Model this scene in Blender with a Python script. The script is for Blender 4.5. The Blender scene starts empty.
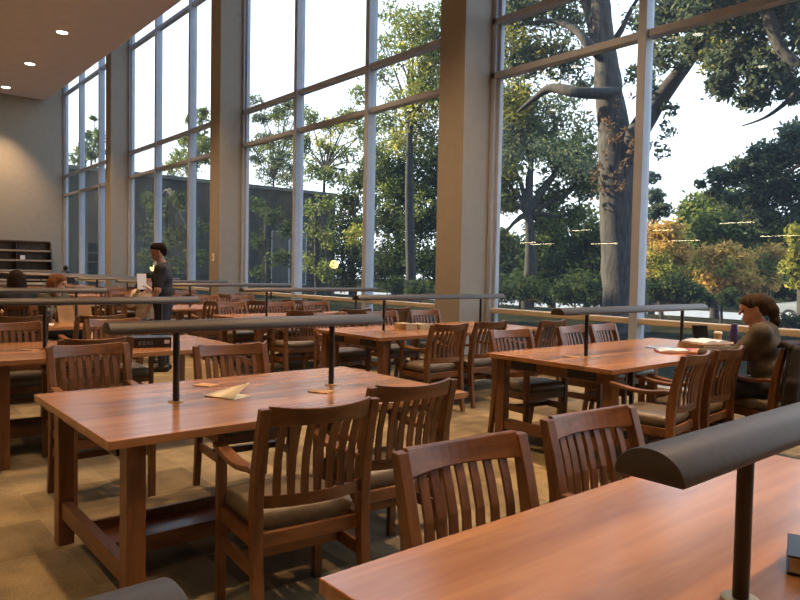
import bpy, bmesh, math, random
import numpy as np
from mathutils import Vector, Matrix, Euler
random.seed(7); rng = np.random.default_rng(7)
PI = math.pi
scene = bpy.context.scene
C = scene.collection
# ------------------------------------------------------------------ camera, world, sun, exposure
YAW, PITCH, ROLL, FPX, EYE = 0.871318, 0.0409863, -0.0192192, 681.04, 1.383
def cam_axes():
    fw = Vector((-math.sin(YAW)*math.cos(PITCH), math.cos(YAW)*math.cos(PITCH), -math.sin(PITCH)))
    r0 = Vector((math.cos(YAW), math.sin(YAW), 0)); d0 = fw.cross(r0)
    r = r0*math.cos(ROLL)+d0*math.sin(ROLL); d = -r0*math.sin(ROLL)+d0*math.cos(ROLL)
    return r, d, fw
CR_, CD_, CF_ = cam_axes()
cam = bpy.data.cameras.new('camera'); camo = bpy.data.objects.new('camera', cam); C.objects.link(camo)
cam.sensor_width = 36.0; cam.lens = FPX*36.0/800.0; cam.clip_start = 0.05; cam.clip_end = 400
u = -CD_; b = -CF_
camo.matrix_world = Matrix(((CR_.x,u.x,b.x,0),(CR_.y,u.y,b.y,0),(CR_.z,u.z,b.z,EYE),(0,0,0,1)))
scene.camera = camo
vs = scene.view_settings
vs.view_transform = 'Standard'; vs.look = 'None'; vs.gamma = 1.0; vs.use_curve_mapping = False
vs.exposure = 0.62
SKY_STRENGTH, SUN_STRENGTH, DOWNLIGHT_W = 1.75, 14.0, 620.0
S = .76     # metres per unit of the layout from image pixels; scales it about the camera
w = bpy.data.worlds.new('sky'); scene.world = w; w.use_nodes = True
nt = w.node_tree; nt.nodes.clear()
def N(nt, t, **k):
    n = nt.nodes.new(t)
    for a, v in k.items():
        if a in n.inputs: n.inputs[a].default_value = v
        else: setattr(n, a, v)
    return n
tc = N(nt,'ShaderNodeTexCoord'); sx = N(nt,'ShaderNodeSeparateXYZ'); nt.links.new(tc.outputs['Generated'], sx.inputs[0])
rp = N(nt,'ShaderNodeValToRGB'); nt.links.new(sx.outputs['Z'], rp.inputs[0])
rp.color_ramp.elements[0].position = 0.0; rp.color_ramp.elements[0].color = (.95,.97,1,1)
rp.color_ramp.elements[1].position = 0.7; rp.color_ramp.elements[1].color = (.52,.72,1,1)
bg = N(nt,'ShaderNodeBackground', Strength=SKY_STRENGTH); nt.links.new(rp.outputs[0], bg.inputs['Color'])
wo = N(nt,'ShaderNodeOutputWorld'); nt.links.new(bg.outputs[0], wo.inputs[0])
sl = bpy.data.lights.new('sun','SUN'); sl.energy = SUN_STRENGTH; sl.color = (1,.80,.50); sl.angle = .02
so = bpy.data.objects.new('sun', sl); C.objects.link(so)
sun_dir = Vector((.86,.40,-.46)).normalized()      # light travels +X, a little towards +Y, down
so.rotation_euler = sun_dir.to_track_quat('-Z','Y').to_euler()

# ------------------------------------------------------------------ materials
def mat(name, col, rough=.5, metal=0.0, spec=.5, **kw):
    m = bpy.data.materials.new(name); m.use_nodes = True
    p = m.node_tree.nodes['Principled BSDF']
    p.inputs['Base Color'].default_value = (*col,1); p.inputs['Roughness'].default_value = rough
    p.inputs['Metallic'].default_value = metal; p.inputs['Specular IOR Level'].default_value = spec
    for k,v in kw.items(): p.inputs[k].default_value = v
    return m
def noise_mat(name, c1, c2, scale=8, rough=.5, detail=4, stretch=(1,1,1), bump=0, spec=.5, lo=.35, hi=.65, metal=0):
    m = mat(name, c1, rough, metal, spec); nt = m.node_tree; p = nt.nodes['Principled BSDF']
    tc = N(nt,'ShaderNodeTexCoord'); mp = N(nt,'ShaderNodeMapping'); mp.inputs['Scale'].default_value = stretch
    nt.links.new(tc.outputs['Object'], mp.inputs[0])
    nz = N(nt,'ShaderNodeTexNoise', Scale=scale, Detail=detail); nt.links.new(mp.outputs[0], nz.inputs['Vector'])
    rp = N(nt,'ShaderNodeValToRGB'); e = rp.color_ramp.elements
    e[0].position = lo; e[0].color = (*c1,1); e[1].position = hi; e[1].color = (*c2,1)
    nt.links.new(nz.outputs['Fac'], rp.inputs[0]); nt.links.new(rp.outputs[0], p.inputs['Base Color'])
    if bump:
        b = N(nt,'ShaderNodeBump', Strength=bump); b.inputs['Distance'].default_value = .01
        nt.links.new(nz.outputs['Fac'], b.inputs['Height']); nt.links.new(b.outputs[0], p.inputs['Normal'])
    return m
def wood(name, c1, c2, stretch, rough=.35, planks=0.0, spec=.5, lo=.28, hi=.72):
    m = mat(name, c1, rough, 0, spec); nt = m.node_tree; p = nt.nodes['Principled BSDF']
    tc = N(nt,'ShaderNodeTexCoord'); oi = N(nt,'ShaderNodeObjectInfo')
    ad = N(nt,'ShaderNodeVectorMath', operation='ADD'); nt.links.new(tc.outputs['Object'], ad.inputs[0])
    sc = N(nt,'ShaderNodeVectorMath', operation='SCALE'); sc.inputs['Scale'].default_value = 13.0
    cb = N(nt,'ShaderNodeCombineXYZ'); nt.links.new(oi.outputs['Random'], cb.inputs[1]); nt.links.new(oi.outputs['Random'], cb.inputs[2])
    nt.links.new(cb.outputs[0], sc.inputs[0]); nt.links.new(sc.outputs[0], ad.inputs[1])
    mp = N(nt,'ShaderNodeMapping'); mp.inputs['Scale'].default_value = stretch; nt.links.new(ad.outputs[0], mp.inputs[0])
    nz = N(nt,'ShaderNodeTexNoise', Scale=1.0, Detail=6, Roughness=.62, Distortion=.6); nt.links.new(mp.outputs[0], nz.inputs['Vector'])
    val = nz.outputs['Fac']
    if planks:
        sp = N(nt,'ShaderNodeSeparateXYZ'); nt.links.new(ad.outputs[0], sp.inputs[0])
        ml = N(nt,'ShaderNodeMath', operation='MULTIPLY'); ml.inputs[1].default_value = planks; nt.links.new(sp.outputs['X'], ml.inputs[0])
        fl = N(nt,'ShaderNodeMath', operation='FLOOR'); nt.links.new(ml.outputs[0], fl.inputs[0])
        ad2 = N(nt,'ShaderNodeMath', operation='ADD'); nt.links.new(fl.outputs[0], ad2.inputs[0]); nt.links.new(oi.outputs['Random'], ad2.inputs[1])
        wn = N(nt,'ShaderNodeTexWhiteNoise', noise_dimensions='1D'); nt.links.new(ad2.outputs[0], wn.inputs['W'])
        mx = N(nt,'ShaderNodeMath', operation='MULTIPLY_ADD'); nt.links.new(wn.outputs['Value'], mx.inputs[0]); mx.inputs[1].default_value = .20
        mx.inputs[2].default_value = -.10
        a3 = N(nt,'ShaderNodeMath', operation='ADD'); nt.links.new(val, a3.inputs[0]); nt.links.new(mx.outputs[0], a3.inputs[1]); val = a3.outputs[0]
    rp = N(nt,'ShaderNodeValToRGB'); e = rp.color_ramp.elements
    e[0].position = lo; e[0].color = (*c1,1); e[1].position = hi; e[1].color = (*c2,1)
    nt.links.new(val, rp.inputs[0]); nt.links.new(rp.outputs[0], p.inputs['Base Color'])
    return m
def emit(name, col, s):
    m = bpy.data.materials.new(name); m.use_nodes = True; nt = m.node_tree; nt.nodes.clear()
    e = N(nt,'ShaderNodeEmission', Strength=s); e.inputs['Color'].default_value = (*col,1)
    o = N(nt,'ShaderNodeOutputMaterial'); nt.links.new(e.outputs[0], o.inputs[0]); return m
def glass_mat():
    m = bpy.data.materials.new('window_glass'); m.use_nodes = True; nt = m.node_tree; nt.nodes.clear()
    t = N(nt,'ShaderNodeBsdfTransparent'); t.inputs[0].default_value = (.93,.96,.97,1)
    g = N(nt,'ShaderNodeBsdfGlossy', Roughness=.0); lw = N(nt,'ShaderNodeLayerWeight', Blend=.5)
    pw = N(nt,'ShaderNodeMath', operation='POWER'); pw.inputs[1].default_value = 5.0; nt.links.new(lw.outputs['Facing'], pw.inputs[0])
    ml = N(nt,'ShaderNodeMath', operation='MULTIPLY_ADD'); ml.inputs[1].default_value = .55; ml.inputs[2].default_value = .035; nt.links.new(pw.outputs[0], ml.inputs[0])
    mx = N(nt,'ShaderNodeMixShader'); nt.links.new(ml.outputs[0], mx.inputs[0]); nt.links.new(t.outputs[0], mx.inputs[1]); nt.links.new(g.outputs[0], mx.inputs[2])
    tl = N(nt,'ShaderNodeBsdfTranslucent'); tl.inputs[0].default_value = (.70,.85,1,1)      # milky blue veil put into the glass, imitating glare haze
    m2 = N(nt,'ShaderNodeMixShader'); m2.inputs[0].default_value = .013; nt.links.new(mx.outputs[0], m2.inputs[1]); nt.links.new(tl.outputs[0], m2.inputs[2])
    o = N(nt,'ShaderNodeOutputMaterial'); nt.links.new(m2.outputs[0], o.inputs[0]); return m
def leaf_mat(name, cols, trans=.55):
    m = bpy.data.materials.new(name); m.use_nodes = True; nt = m.node_tree; nt.nodes.clear()
    ge = N(nt,'ShaderNodeNewGeometry'); rp = N(nt,'ShaderNodeValToRGB')
    el = rp.color_ramp.elements
    while len(el) < len(cols): el.new(.5)
    for i,c in enumerate(cols):
        el[i].position = i/max(1,len(cols)-1); el[i].color = (*c,1)
    nt.links.new(ge.outputs['Random Per Island'], rp.inputs[0])
    d = N(nt,'ShaderNodeBsdfDiffuse'); t = N(nt,'ShaderNodeBsdfTranslucent')
    nt.links.new(rp.outputs[0], d.inputs[0]); nt.links.new(rp.outputs[0], t.inputs[0])
    mx = N(nt,'ShaderNodeMixShader'); mx.inputs[0].default_value = trans
    nt.links.new(d.outputs[0], mx.inputs[1]); nt.links.new(t.outputs[0], mx.inputs[2])
    o = N(nt,'ShaderNodeOutputMaterial'); nt.links.new(mx.outputs[0], o.inputs[0]); return m
def carpet_mat():
    m = mat('carpet', (.3,.22,.12), .95, 0, .1); nt = m.node_tree; p = nt.nodes['Principled BSDF']
    tc = N(nt,'ShaderNodeTexCoord'); mp = N(nt,'ShaderNodeMapping'); mp.inputs['Scale'].default_value = (1/.5,1/.5,1)
    mp.inputs['Location'].default_value = (.1,.25,0)
    nt.links.new(tc.outputs['Object'], mp.inputs[0])
    br = N(nt,'ShaderNodeTexBrick', offset=0.0, squash=1.0); nt.links.new(mp.outputs[0], br.inputs['Vector'])
    br.inputs['Scale'].default_value = 1.0; br.inputs['Brick Width'].default_value = 1.0; br.inputs['Row Height'].default_value = 1.0
    br.inputs['Mortar Size'].default_value = .012; br.inputs['Mortar Smooth'].default_value = .4; br.inputs['Bias'].default_value = .1
    br.inputs['Color1'].default_value = (.37,.295,.17,1); br.inputs['Color2'].default_value = (.17,.13,.075,1); br.inputs['Mortar'].default_value = (.28,.225,.13,1)
    nz = N(nt,'ShaderNodeTexNoise', Scale=110, Detail=3); nt.links.new(tc.outputs['Object'], nz.inputs['Vector'])
    n2 = N(nt,'ShaderNodeTexNoise', Scale=5.0, Detail=4); nt.links.new(tc.outputs['Object'], n2.inputs['Vector'])
    ad = N(nt,'ShaderNodeMath', operation='ADD'); nt.links.new(nz.outputs['Fac'], ad.inputs[0]); nt.links.new(n2.outputs['Fac'], ad.inputs[1])
    mr = N(nt,'ShaderNodeMapRange'); mr.inputs['From Min'].default_value=.6; mr.inputs['From Max'].default_value=1.4; mr.inputs['To Min'].default_value=.5; mr.inputs['To Max'].default_value=1.35
    nt.links.new(ad.outputs[0], mr.inputs[0])
    mx = N(nt,'ShaderNodeVectorMath', operation='SCALE'); nt.links.new(br.outputs['Color'], mx.inputs[0]); nt.links.new(mr.outputs[0], mx.inputs['Scale'])
    nt.links.new(mx.outputs[0], p.inputs['Base Color'])
    return m
M = dict(
 plaster=noise_mat('beige_plaster',(.31,.295,.26),(.33,.315,.275),6,.85,spec=.2),
 ceiling=noise_mat('ceiling_paint',(.60,.565,.61),(.64,.60,.645),3,.9,spec=.15),
 carpet=carpet_mat(),
 alu=noise_mat('painted_window_metal',(.36,.42,.51),(.40,.46,.55),5,.45),
 rail=noise_mat('tan_rail',(.50,.41,.29),(.55,.46,.33),5,.5),
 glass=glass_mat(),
 top=wood('cherry_tabletop',(.19,.07,.023),(.60,.295,.12),(10,1.2,10),.22,5.6,.7,.15,.88),
 cherry=wood('cherry_wood',(.09,.035,.0135),(.255,.112,.042),(18,18,2.9),.38),
 cherryh=wood('cherry_rail_wood',(.092,.036,.014),(.265,.118,.045),(18,2.9,18),.36),
 trough=wood('cherry_dark',(.13,.045,.022),(.24,.09,.04),(9,1.5,9),.3),
 leather=noise_mat('dark_leather',(.13,.105,.07),(.16,.13,.09),30,.40,bump=.15,spec=.6),
 lamp=noise_mat('bronze_lamp_metal',(.060,.053,.046),(.072,.064,.056),60,.48,bump=.04,metal=.35),
 post=mat('black_post',(.018,.016,.015),.4),
 brass=mat('brass_plate',(.45,.30,.14),.4,.7),
 diffuser=mat('lamp_diffuser',(.30,.28,.25),.6),
 shelving=noise_mat('dark_bounce_cut_wall',(.055,.035,.022),(.16,.10,.06),3.5,.7,5,(1,1,6)),  # made-up dark finish for the unseen walls, cuts bounce light
 black=mat('black_plastic',(.015,.015,.016),.45),
 dark=mat('dark_outlet',(.012,.011,.010),.5),
)
# ------------------------------------------------------------------ mesh helpers
GS=1.0      # size factor of the small things
class MB:
    def __init__(s): s.v=[]; s.f=[]
    def add(s, v, f):
        o=len(s.v); s.v+= [tuple(p) for p in v]; s.f+=[tuple(i+o for i in q) for q in f]; return s
    def box(s, x0,x1,y0,y1,z0,z1):
        return s.add([(x0,y0,z0),(x1,y0,z0),(x1,y1,z0),(x0,y1,z0),(x0,y0,z1),(x1,y0,z1),(x1,y1,z1),(x0,y1,z1)],
                     [(3,2,1,0),(4,5,6,7),(0,1,5,4),(1,2,6,5),(2,3,7,6),(3,0,4,7)])
    def loft(s, secs, cap=True):       # secs: list of equally long rings
        n=len(secs[0]); v=[p for r in secs for p in r]; f=[]
        for k in range(len(secs)-1):
            for i in range(n):
                j=(i+1)%n; f.append((k*n+i,k*n+j,(k+1)*n+j,(k+1)*n+i))
        if cap: f.append(tuple(range(n-1,-1,-1))); f.append(tuple((len(secs)-1)*n+i for i in range(n)))
        return s.add(v,f)
    def tube(s, pts, rad, n=8, cap=True):
        pts=[Vector(p) for p in pts]; rad=rad if hasattr(rad,'__len__') else [rad]*len(pts)
        secs=[]; t=(pts[1]-pts[0]).normalized(); a=t.orthogonal().normalized()
        for i,p in enumerate(pts):
            t=(pts[min(i+1,len(pts)-1)]-pts[max(i-1,0)]).normalized()
            a=(a-t*a.dot(t)).normalized(); bb=t.cross(a)
            secs.append([p+(a*math.cos(2*PI*k/n)+bb*math.sin(2*PI*k/n))*rad[i] for k in range(n)])
        return s.loft(secs,cap)
    def lathe(s, prof, n=20, c=(0,0,0)):
        secs=[[(c[0]+r*math.cos(2*PI*k/n),c[1]+r*math.sin(2*PI*k/n),c[2]+z) for k in range(n)] for r,z in prof]
        return s.loft(secs)
    def prism(s, poly, y0, y1, ax='y'):
        m={'y':lambda p,t:(p[0],t,p[1]),'x':lambda p,t:(t,p[0],p[1]),'z':lambda p,t:(p[0],p[1],t)}[ax]
        return s.loft([[m(p,y0) for p in poly],[m(p,y1) for p in poly]])
def link(name, me, m, parent=None):
    o=bpy.data.objects.new(name,me); C.objects.link(o)
    if m: me.materials.append(m)
    if parent: o.parent=parent
    return o
def build(name, mb, m, parent=None, bevel=0, smooth=False, seg=2):
    me=bpy.data.meshes.new(name); me.from_pydata(mb.v if GS==1 else [(a*GS,b_*GS,c*GS) for a,b_,c in mb.v],[],mb.f); me.update()
    bm=bmesh.new(); bm.from_mesh(me); bmesh.ops.recalc_face_normals(bm,faces=bm.faces)
    if bevel:
        ed=[e for e in bm.edges if len(e.link_faces)==2 and e.calc_face_angle(0)>.6]
        bmesh.ops.bevel(bm,geom=ed,offset=bevel,segments=seg,profile=.5,affect='EDGES',clamp_overlap=True)
    bm.to_mesh(me); bm.free()
    if smooth:
        for p in me.polygons: p.use_smooth=True
        me.set_sharp_from_angle(angle=.7)
    return link(name,me,m,parent)
def tag(o,label=None,cat=None,group=None,kind=None):
    for k,v in (('label',label),('category',cat),('group',group),('kind',kind)):
        if v: o[k]=v
    return o
def empty(name,loc=(0,0,0),rz=0):
    o=bpy.data.objects.new(name,None); C.objects.link(o); o.empty_display_size=.1
    o.location=loc; o.rotation_euler=(0,0,rz); return o
KIDS={}
def kids(o):
    return [c for c in bpy.data.objects if c.parent==o]
def copy_tree(o, kidmap):
    c=o.copy(); C.objects.link(c)
    for ch in kidmap[o.name]:
        d=ch.copy(); C.objects.link(d); d.parent=c
        for g in kidmap.get(ch.name,[]):
            e=g.copy(); C.objects.link(e); e.parent=d
    return c
def kidmap_of(root):
    m={root.name:kids(root)}
    for k in m[root.name]: m[k.name]=kids(k)
    return m
def struct(name,mb,m,bevel=0,parent=None):
    o=build(name,mb,m,parent,bevel)
    if not parent: o['kind']='structure'
    return o
# ------------------------------------------------------------------ the room
X0,X1,Y0,YW=-40.4*S,6.0*S,-14.0*S,10.0*S
ZC=8.06; YC=9.02*S; ZP=9.2
struct('floor',MB().box(X0-.2,X1+.2,Y0-.2,YW+.12,-.2,0),M['carpet'])
struct('ceiling',MB().box(X0,X1+.2,Y0-.2,YC,ZC,ZC+.25).box(X0,X1+.2,YC-.25,YC,ZC+.25,ZP).box(X0-.2,X1+.2,YC-.25,YW+.12,ZP,ZP+.2),M['ceiling'])
struct('wall_left',MB().box(X0-.25,X0,Y0-.2,YW+.12,0,ZP),M['plaster'])
struct('wall_right',MB().box(X1,X1+.25,Y0-.2,YW+.12,0,ZP),M['shelving'])
struct('wall_back',MB().box(X0-.2,X1+.2,Y0-.25,Y0,0,ZC+.3),M['shelving'])
COLR=[1.24*S,-9.14*S,-19.53*S,-29.93*S]
YF=9.17*S; CW=.69*S
for k,xr in enumerate(COLR):
    struct('trim_%d'%(k+1),MB().box(xr-CW,xr,YF,YW+.12,0,ZP),M['plaster'])
struct('baseboard_left',MB().box(X0,X0+.02,Y0,YW-.1,0,.11),M['trough'])
edges=[X1]+[v for xr in COLR for v in (xr,xr-CW)]+[X0]
ZT=(4.286,5.07,8.41)
n=0
for k in range(0,len(edges),2):
    xr,xl=edges[k],edges[k+1]
    n+=1
    r=empty('window_%d'%n,((xl+xr)/2,YW,0)); r['kind']='structure'
    npan=3 if xr-xl>4.5 else 2
    o=(xl+xr)/2; hw=(xr-xl)/2
    def L(mb,x0,x1,y0,y1,z0,z1): mb.box(x0,x1,y0,y1,z0,z1)
    xs=[-hw+2*hw*i/npan for i in range(npan+1)]
    fr=MB(); L(fr,-hw,-hw+.075,-.085,.08,0,ZP); L(fr,hw-.075,hw,-.085,.08,0,ZP); L(fr,-hw+.075,-hw+.13,-.03,.05,0,ZP); L(fr,hw-.13,hw-.075,-.03,.05,0,ZP)
    build('window_frame',fr,M['alu'],r,.006)
    for x in xs[1:-1]:
        mb=MB(); L(mb,x-.055,x+.055,-.13,.0,.0,ZP); L(mb,x-.035,x+.035,.0,.08,.0,ZP)
        build('mullion',mb,M['alu'],r,.006)
    for z in ZT:
        mb=MB(); L(mb,-hw,hw,-.085,.06,z-.046,z+.046); build('transom',mb,M['alu'],r,.006)
    mb=MB(); L(mb,-hw+.1,hw-.1,-.10,.05,.805,.875); build('guard_rail',mb,M['rail'],r,.008)
    mb=MB(); L(mb,-hw,hw,-.14,.12,0,.09); build('window_sill',mb,M['plaster'],r,.006)
    for i in range(npan):
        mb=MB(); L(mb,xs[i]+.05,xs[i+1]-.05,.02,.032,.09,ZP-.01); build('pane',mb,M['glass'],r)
# ------------------------------------------------------------------ recessed ceiling lights
def downlight(x,y,label,k=1.0):
    r=empty('ceiling_light',(x,y,ZC)); tag(r,label,'ceiling light','recessed ceiling downlights')
    ring=MB().loft([[(r_*math.cos(2*PI*k/24),r_*math.sin(2*PI*k/24),z_) for k in range(24)] for r_,z_ in ((.145,.0),(.145,-.012),(.17,-.012),(.17,.0))],False)
    build('trim_ring',ring,M['ringw'],r)
    build('lens',MB().lathe([(.145,-.004),(.145,-.010)],24),M['lens'],r)
    l=bpy.data.lights.new('downlight_lamp','SPOT'); l.energy=DOWNLIGHT_W*k; l.color=(1,.62,.33); l.spot_size=1.35; l.spot_blend=.7; l.shadow_soft_size=.14
    lo=bpy.data.objects.new('downlight_lamp',l); C.objects.link(lo); lo.parent=r; lo.location=(0,0,-.04)
M['ringw']=mat('white_trim',(.8,.78,.75),.5); M['lens']=emit('downlight_lens',(1,.88,.70),9)
names={0:'recessed downlight at the ceiling end nearest the far left wall',1:'recessed downlight second from the far left wall',2:'recessed downlight nearest us of the three on the left ceiling'}
xsL=[S*q for q in [-38.85,-33.6,-28.25,-22.9,-17.6,-12.3,-7.0,-1.7,3.6]]
for j,y in enumerate((6.88*S,1.4*S,-4.1*S,-9.6*S)):
    for i,x in enumerate(xsL):
        if j==0 and i<3: lab=names[i]
        else: lab='recessed warm downlight in the high ceiling outside the photo, row %s from the windows'%('first','second','third','fourth')[j]
        downlight(x,y,lab,1.9 if j==0 else .9)
# ------------------------------------------------------------------ reading tables and their lamps
TH=.745
def make_table(L,name='reading_table'):
    r=empty(name); W=1.163; hx=W/2; hy=L/2; tt=.034
    build('tabletop',MB().box(-hx,hx,-hy,hy,TH-tt,TH),M['top'],r,.003)
    for sx in (-1,1):
        for sy in (-1,1):
            cx=sx*(hx-.085); cy=sy*(hy-.118)
            build('leg',MB().box(cx-.043,cx+.043,cy-.037,cy+.037,0,TH-tt),M['cherry'],r,.004)
    for sy in (-1,1):
        cy=sy*(hy-.118)
        build('end_apron',MB().box(-hx+.129,hx-.129,cy-.017,cy+.017,TH-.125,TH-tt),M['cherryx'],r,.003)
        for sx in (-1,1):
            y0=cy+sy*.017; build('outlet_box',MB().box(sx*.27-.12,sx*.27+.12,min(y0,y0+sy*.010),max(y0,y0+sy*.010),TH-.110,TH-.045),M['dark'],r)
        build('end_rail',MB().box(-hx+.129,hx-.129,cy-.024,cy+.024,.135,.218),M['cherryx'],r,.004)
    for sx in (-1,1):
        cx=sx*(hx-.23); build('side_apron',MB().box(cx-.015,cx+.015,-hy+.158,hy-.158,TH-.056,TH-tt),M['cherryh'],r,.003)
    build('foot_shelf',MB().box(-.145,.145,-hy+.143,hy-.143,.135,.155),M['trough'],r)
    for sx in (-1,1): build('shelf_rim',MB().box(sx*.157-.012,sx*.157+.012,-hy+.143,hy-.143,.125,.20),M['cherryh'],r,.003)
    return r
M['cherryx']=wood('cherry_end_wood',(.092,.036,.014),(.265,.118,.045),(2.9,18,18),.36)
def make_lamp(L,inset,zb=.343):
    r=empty('table_lamp'); h=L/2; rx,rz=.062,.048
    poly=[(rx*math.cos(q),zb+rz*math.sin(q)) for q in [PI*i/16 for i in range(17)]]
    build('shade',MB().prism(poly+[(rx*.97,zb-.005),(-rx*.97,zb-.005)][::-1],-h,h),M['lamp'],r,.002,True)
    build('diffuser',MB().box(-.05,.05,-h+.06,h-.06,zb-.009,zb-.0055),M['diffuser'],r)
    for s in (-1,1):
        y=s*(h-inset)
        build('post',MB().tube([(0,y,.006),(0,y,zb-.005)],.0155,14),M['post'],r,0,True)
        build('base_plate',MB().lathe([(.036,0),(.036,.004),(.032,.006),(.016,.006)],20,(0,y,0)),M['brass'],r,0,True)
    return r
# ------------------------------------------------------------------ armchair
def sweep_box(path, wx, wy):           # path of (x,z), square section lofted; returns rings at given y centre
    return path
def make_chair():
    r=empty('armchair'); hw=.247
    # rear leg and back stile in one sweep: (x, z, depth)
    st=[(-.232,0,.034),(-.202,.20,.045),(-.182,.40,.056),(-.184,.53,.058),(-.199,.66,.053),(-.226,.775,.046),(-.258,.888,.034)]
    for s in (-1,1):
        y0=s*hw; y1=s*(hw-.040); secs=[]
        for x,z,d in st: secs.append([(x-d/2,y0,z),(x+d/2,y0,z),(x+d/2,y1,z),(x-d/2,y1,z)])
        build('rear_leg',MB().loft(secs),M['cherry'],r,.004)
        secs=[[(x-w/2,s*(hw-.005),z),(x+w/2,s*(hw-.005),z),(x+w/2,s*(hw-.043),z),(x-w/2,s*(hw-.043),z)] for x,z,w in ((.200,0,.032),(.197,.38,.040),(.197,.638,.038))]
        build('front_leg',MB().loft(secs),M['cherry'],r,.003)
        secs=[]                       # arm dips between a raised front block and the stile
        for i in range(9):
            t=i/8; x=.235-t*.425; z=.668-.030*math.sin(PI*min(1,t*1.15))*(.5+t*.5)-.015*t
            wd=.044+.012*math.sin(PI*(1-t)*.8); th=.024; yc=s*(hw-.024)
            secs.append([(x,yc-wd/2,z-th),(x,yc+wd/2,z-th),(x,yc+wd/2,z),(x,yc-wd/2,z)])
        build('arm',MB().loft(secs),M['cherryx'],r,.005)
        build('side_stretcher',MB().box(-.185,.178,s*(hw-.024)-.009,s*(hw-.024)+.009,.235,.29),M['cherryx'],r,.003)
    fr=MB(); fr.box(-.165,.196,-hw+.012,-hw+.032,.350,.405).box(-.165,.196,hw-.032,hw-.012,.350,.405)
    fr.box(.190,.212,-hw+.042,hw-.042,.350,.405).box(-.180,-.158,-hw+.040,hw-.040,.350,.405)
    build('seat_frame',fr,M['cherryh'],r,.003)
    build('cross_stretcher',MB().box(-.018,.018,-hw+.034,hw-.034,.242,.28),M['cherryh'],r,.003)
    secs=[]
    for z,ins in ((.400,.016),(.418,.001),(.445,-.003),(.468,.006),(.483,.030),(.490,.075)):
        ring=[]; x0,x1,yy=-.155+ins,.222-ins,hw-.036-ins; rr=.04
        for cx,cy,a0 in ((x1-rr,yy-rr,0),(x0+rr,yy-rr,PI/2),(x0+rr,-yy+rr,PI),(x1-rr,-yy+rr,1.5*PI)):
            for k in range(5): ring.append((cx+rr*math.cos(a0+PI/2*k/4),cy+rr*math.sin(a0+PI/2*k/4),z))
        secs.append(ring)
    build('seat_cushion',MB().loft(secs),M['leather'],r,0,True)
    iy=hw-.040
    def bow(y): return -.042*(1-(y/iy)**2)
    def xc(z):
        for (a,za,_),(b_,zb,_) in zip(st,st[1:]):
            if za<=z<=zb: return a+(b_-a)*(z-za)/(zb-za)
        return st[-1][0]+(z-st[-1][1])*-.35
    def rail(z0,z1,th,crest=0):
        secs=[]
        for i in range(13):
            y=-iy-.003+(2*iy+.006)*i/12; c=crest*(1-(y/iy)**2); b=bow(y)
            secs.append([(xc(z0)+b-th/2,y,z0),(xc(z0)+b+th/2,y,z0),(xc(z1)+b+th/2-.003,y,z1-c),(xc(z1)+b-th/2+.003,y,z1-c)])
        return MB().loft(secs)
    build('top_rail',rail(.818,.897,.028,.014),M['cherryh'],r,.005)
    build('lower_rail',rail(.505,.553,.022),M['cherryh'],r,.003)
    sl=MB()
    for k in range(7):
        y=-iy+(k+1)*(2*iy)/8; b=bow(y); w=.0145; secs=[]
        for z in (.55,.61,.69,.76,.822):
            x=xc(z)+b+.010*math.sin(PI*(z-.55)/.272)
            secs.append([(x-.0055,y-w,z),(x+.0055,y-w,z),(x+.0055,y+w,z),(x-.0055,y+w,z)])
        sl.loft(secs)
    build('back_slats',sl,M['cherry'],r)
    return r
# ------------------------------------------------------------------ layout of tables, lamps, chairs
P=3.36
def tx(k): return -.78-P*k
protoA=make_table(1.862); protoB=make_table(2.554); lampA=make_lamp(1.53,.32); lampN=make_lamp(1.60,.365,.312); lampB=make_lamp(2.265,.38); chair0=make_chair()
mapA,mapB,mapLA,mapLN,mapLB,mapC=[kidmap_of(o) for o in (protoA,protoB,lampA,lampN,lampB,chair0)]
used=set()
def inst(o,mp):
    if o.name not in used: used.add(o.name); return o
    return copy_tree(o,mp)
FR=['the table at lower right','the front left table with the folded note','the table with the thick black book','the table with the standing tan folders','the table behind the tan folders','the next table toward the far left wall']
frontname=['long cherry table at lower right, nearest us, cut off by the photo edge',
 'long cherry table at centre left with a folded cream note on it',
 'cherry table at left carrying the thick black book',
 'cherry table at far left with standing tan folders and a water bottle',
 'cherry table at far left just behind the one with tan folders',
 'cherry table at far left, deepest in the front row']
BR=['the reading woman\'s table','the window-side table with pale books']+['the %s table beyond the pale books'%s for s in ('first','second','third','fourth','fifth','sixth','seventh','eighth')]
def lampname(d): return 'long bronze reading lamp standing on '+d
for k in range(6):
    t=inst(protoA,mapA); t.location=((tx(k)+.01)*S,2.245*S,0); tag(t,frontname[k],'table','long cherry reading tables')
    l=inst(lampA,mapLA) if k else inst(lampN,mapLN); l.location=((tx(k)+(0 if k else .025))*S,(2.25 if k else 2.39)*S,TH); tag(l,lampname(FR[k].replace('the table','the table')),'lamp','long table reading lamps')
t=inst(protoA,mapA); t.location=((tx(0)+.01)*S,-.92*S,0); tag(t,'cherry table at the bottom edge that carries the lamp tip at lower left','table','long cherry reading tables')
l=inst(lampN,mapLN); l.location=((tx(0)+.02)*S,-.745*S,TH); tag(l,'bronze reading lamp at the bottom edge, only its rounded tip showing at lower left','lamp','long table reading lamps')
for k in range(1,11):
    d=BR[k-1]
    t=inst(protoB,mapB); t.location=((tx(k)-.03)*S,7.04*S,0)
    tag(t,'long cherry table by the windows: '+d,'table','long cherry reading tables')
    l=inst(lampB,mapLB); l.location=(tx(k)*S,7.01*S,TH); tag(l,lampname(d),'lamp','long table reading lamps')
def chair(x,y,rz,label):
    c=inst(chair0,mapC); xb=x-.338*math.cos(rz); yb=y-.338*math.sin(rz); c.location=(xb*S+.258*math.cos(rz),yb*S+.258*math.sin(rz),0); c.rotation_euler=(0,0,rz)
    tag(c,label,'chair','slat-back wooden armchairs'); return c
R=math.radians
W_='slat-back armchair '
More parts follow.
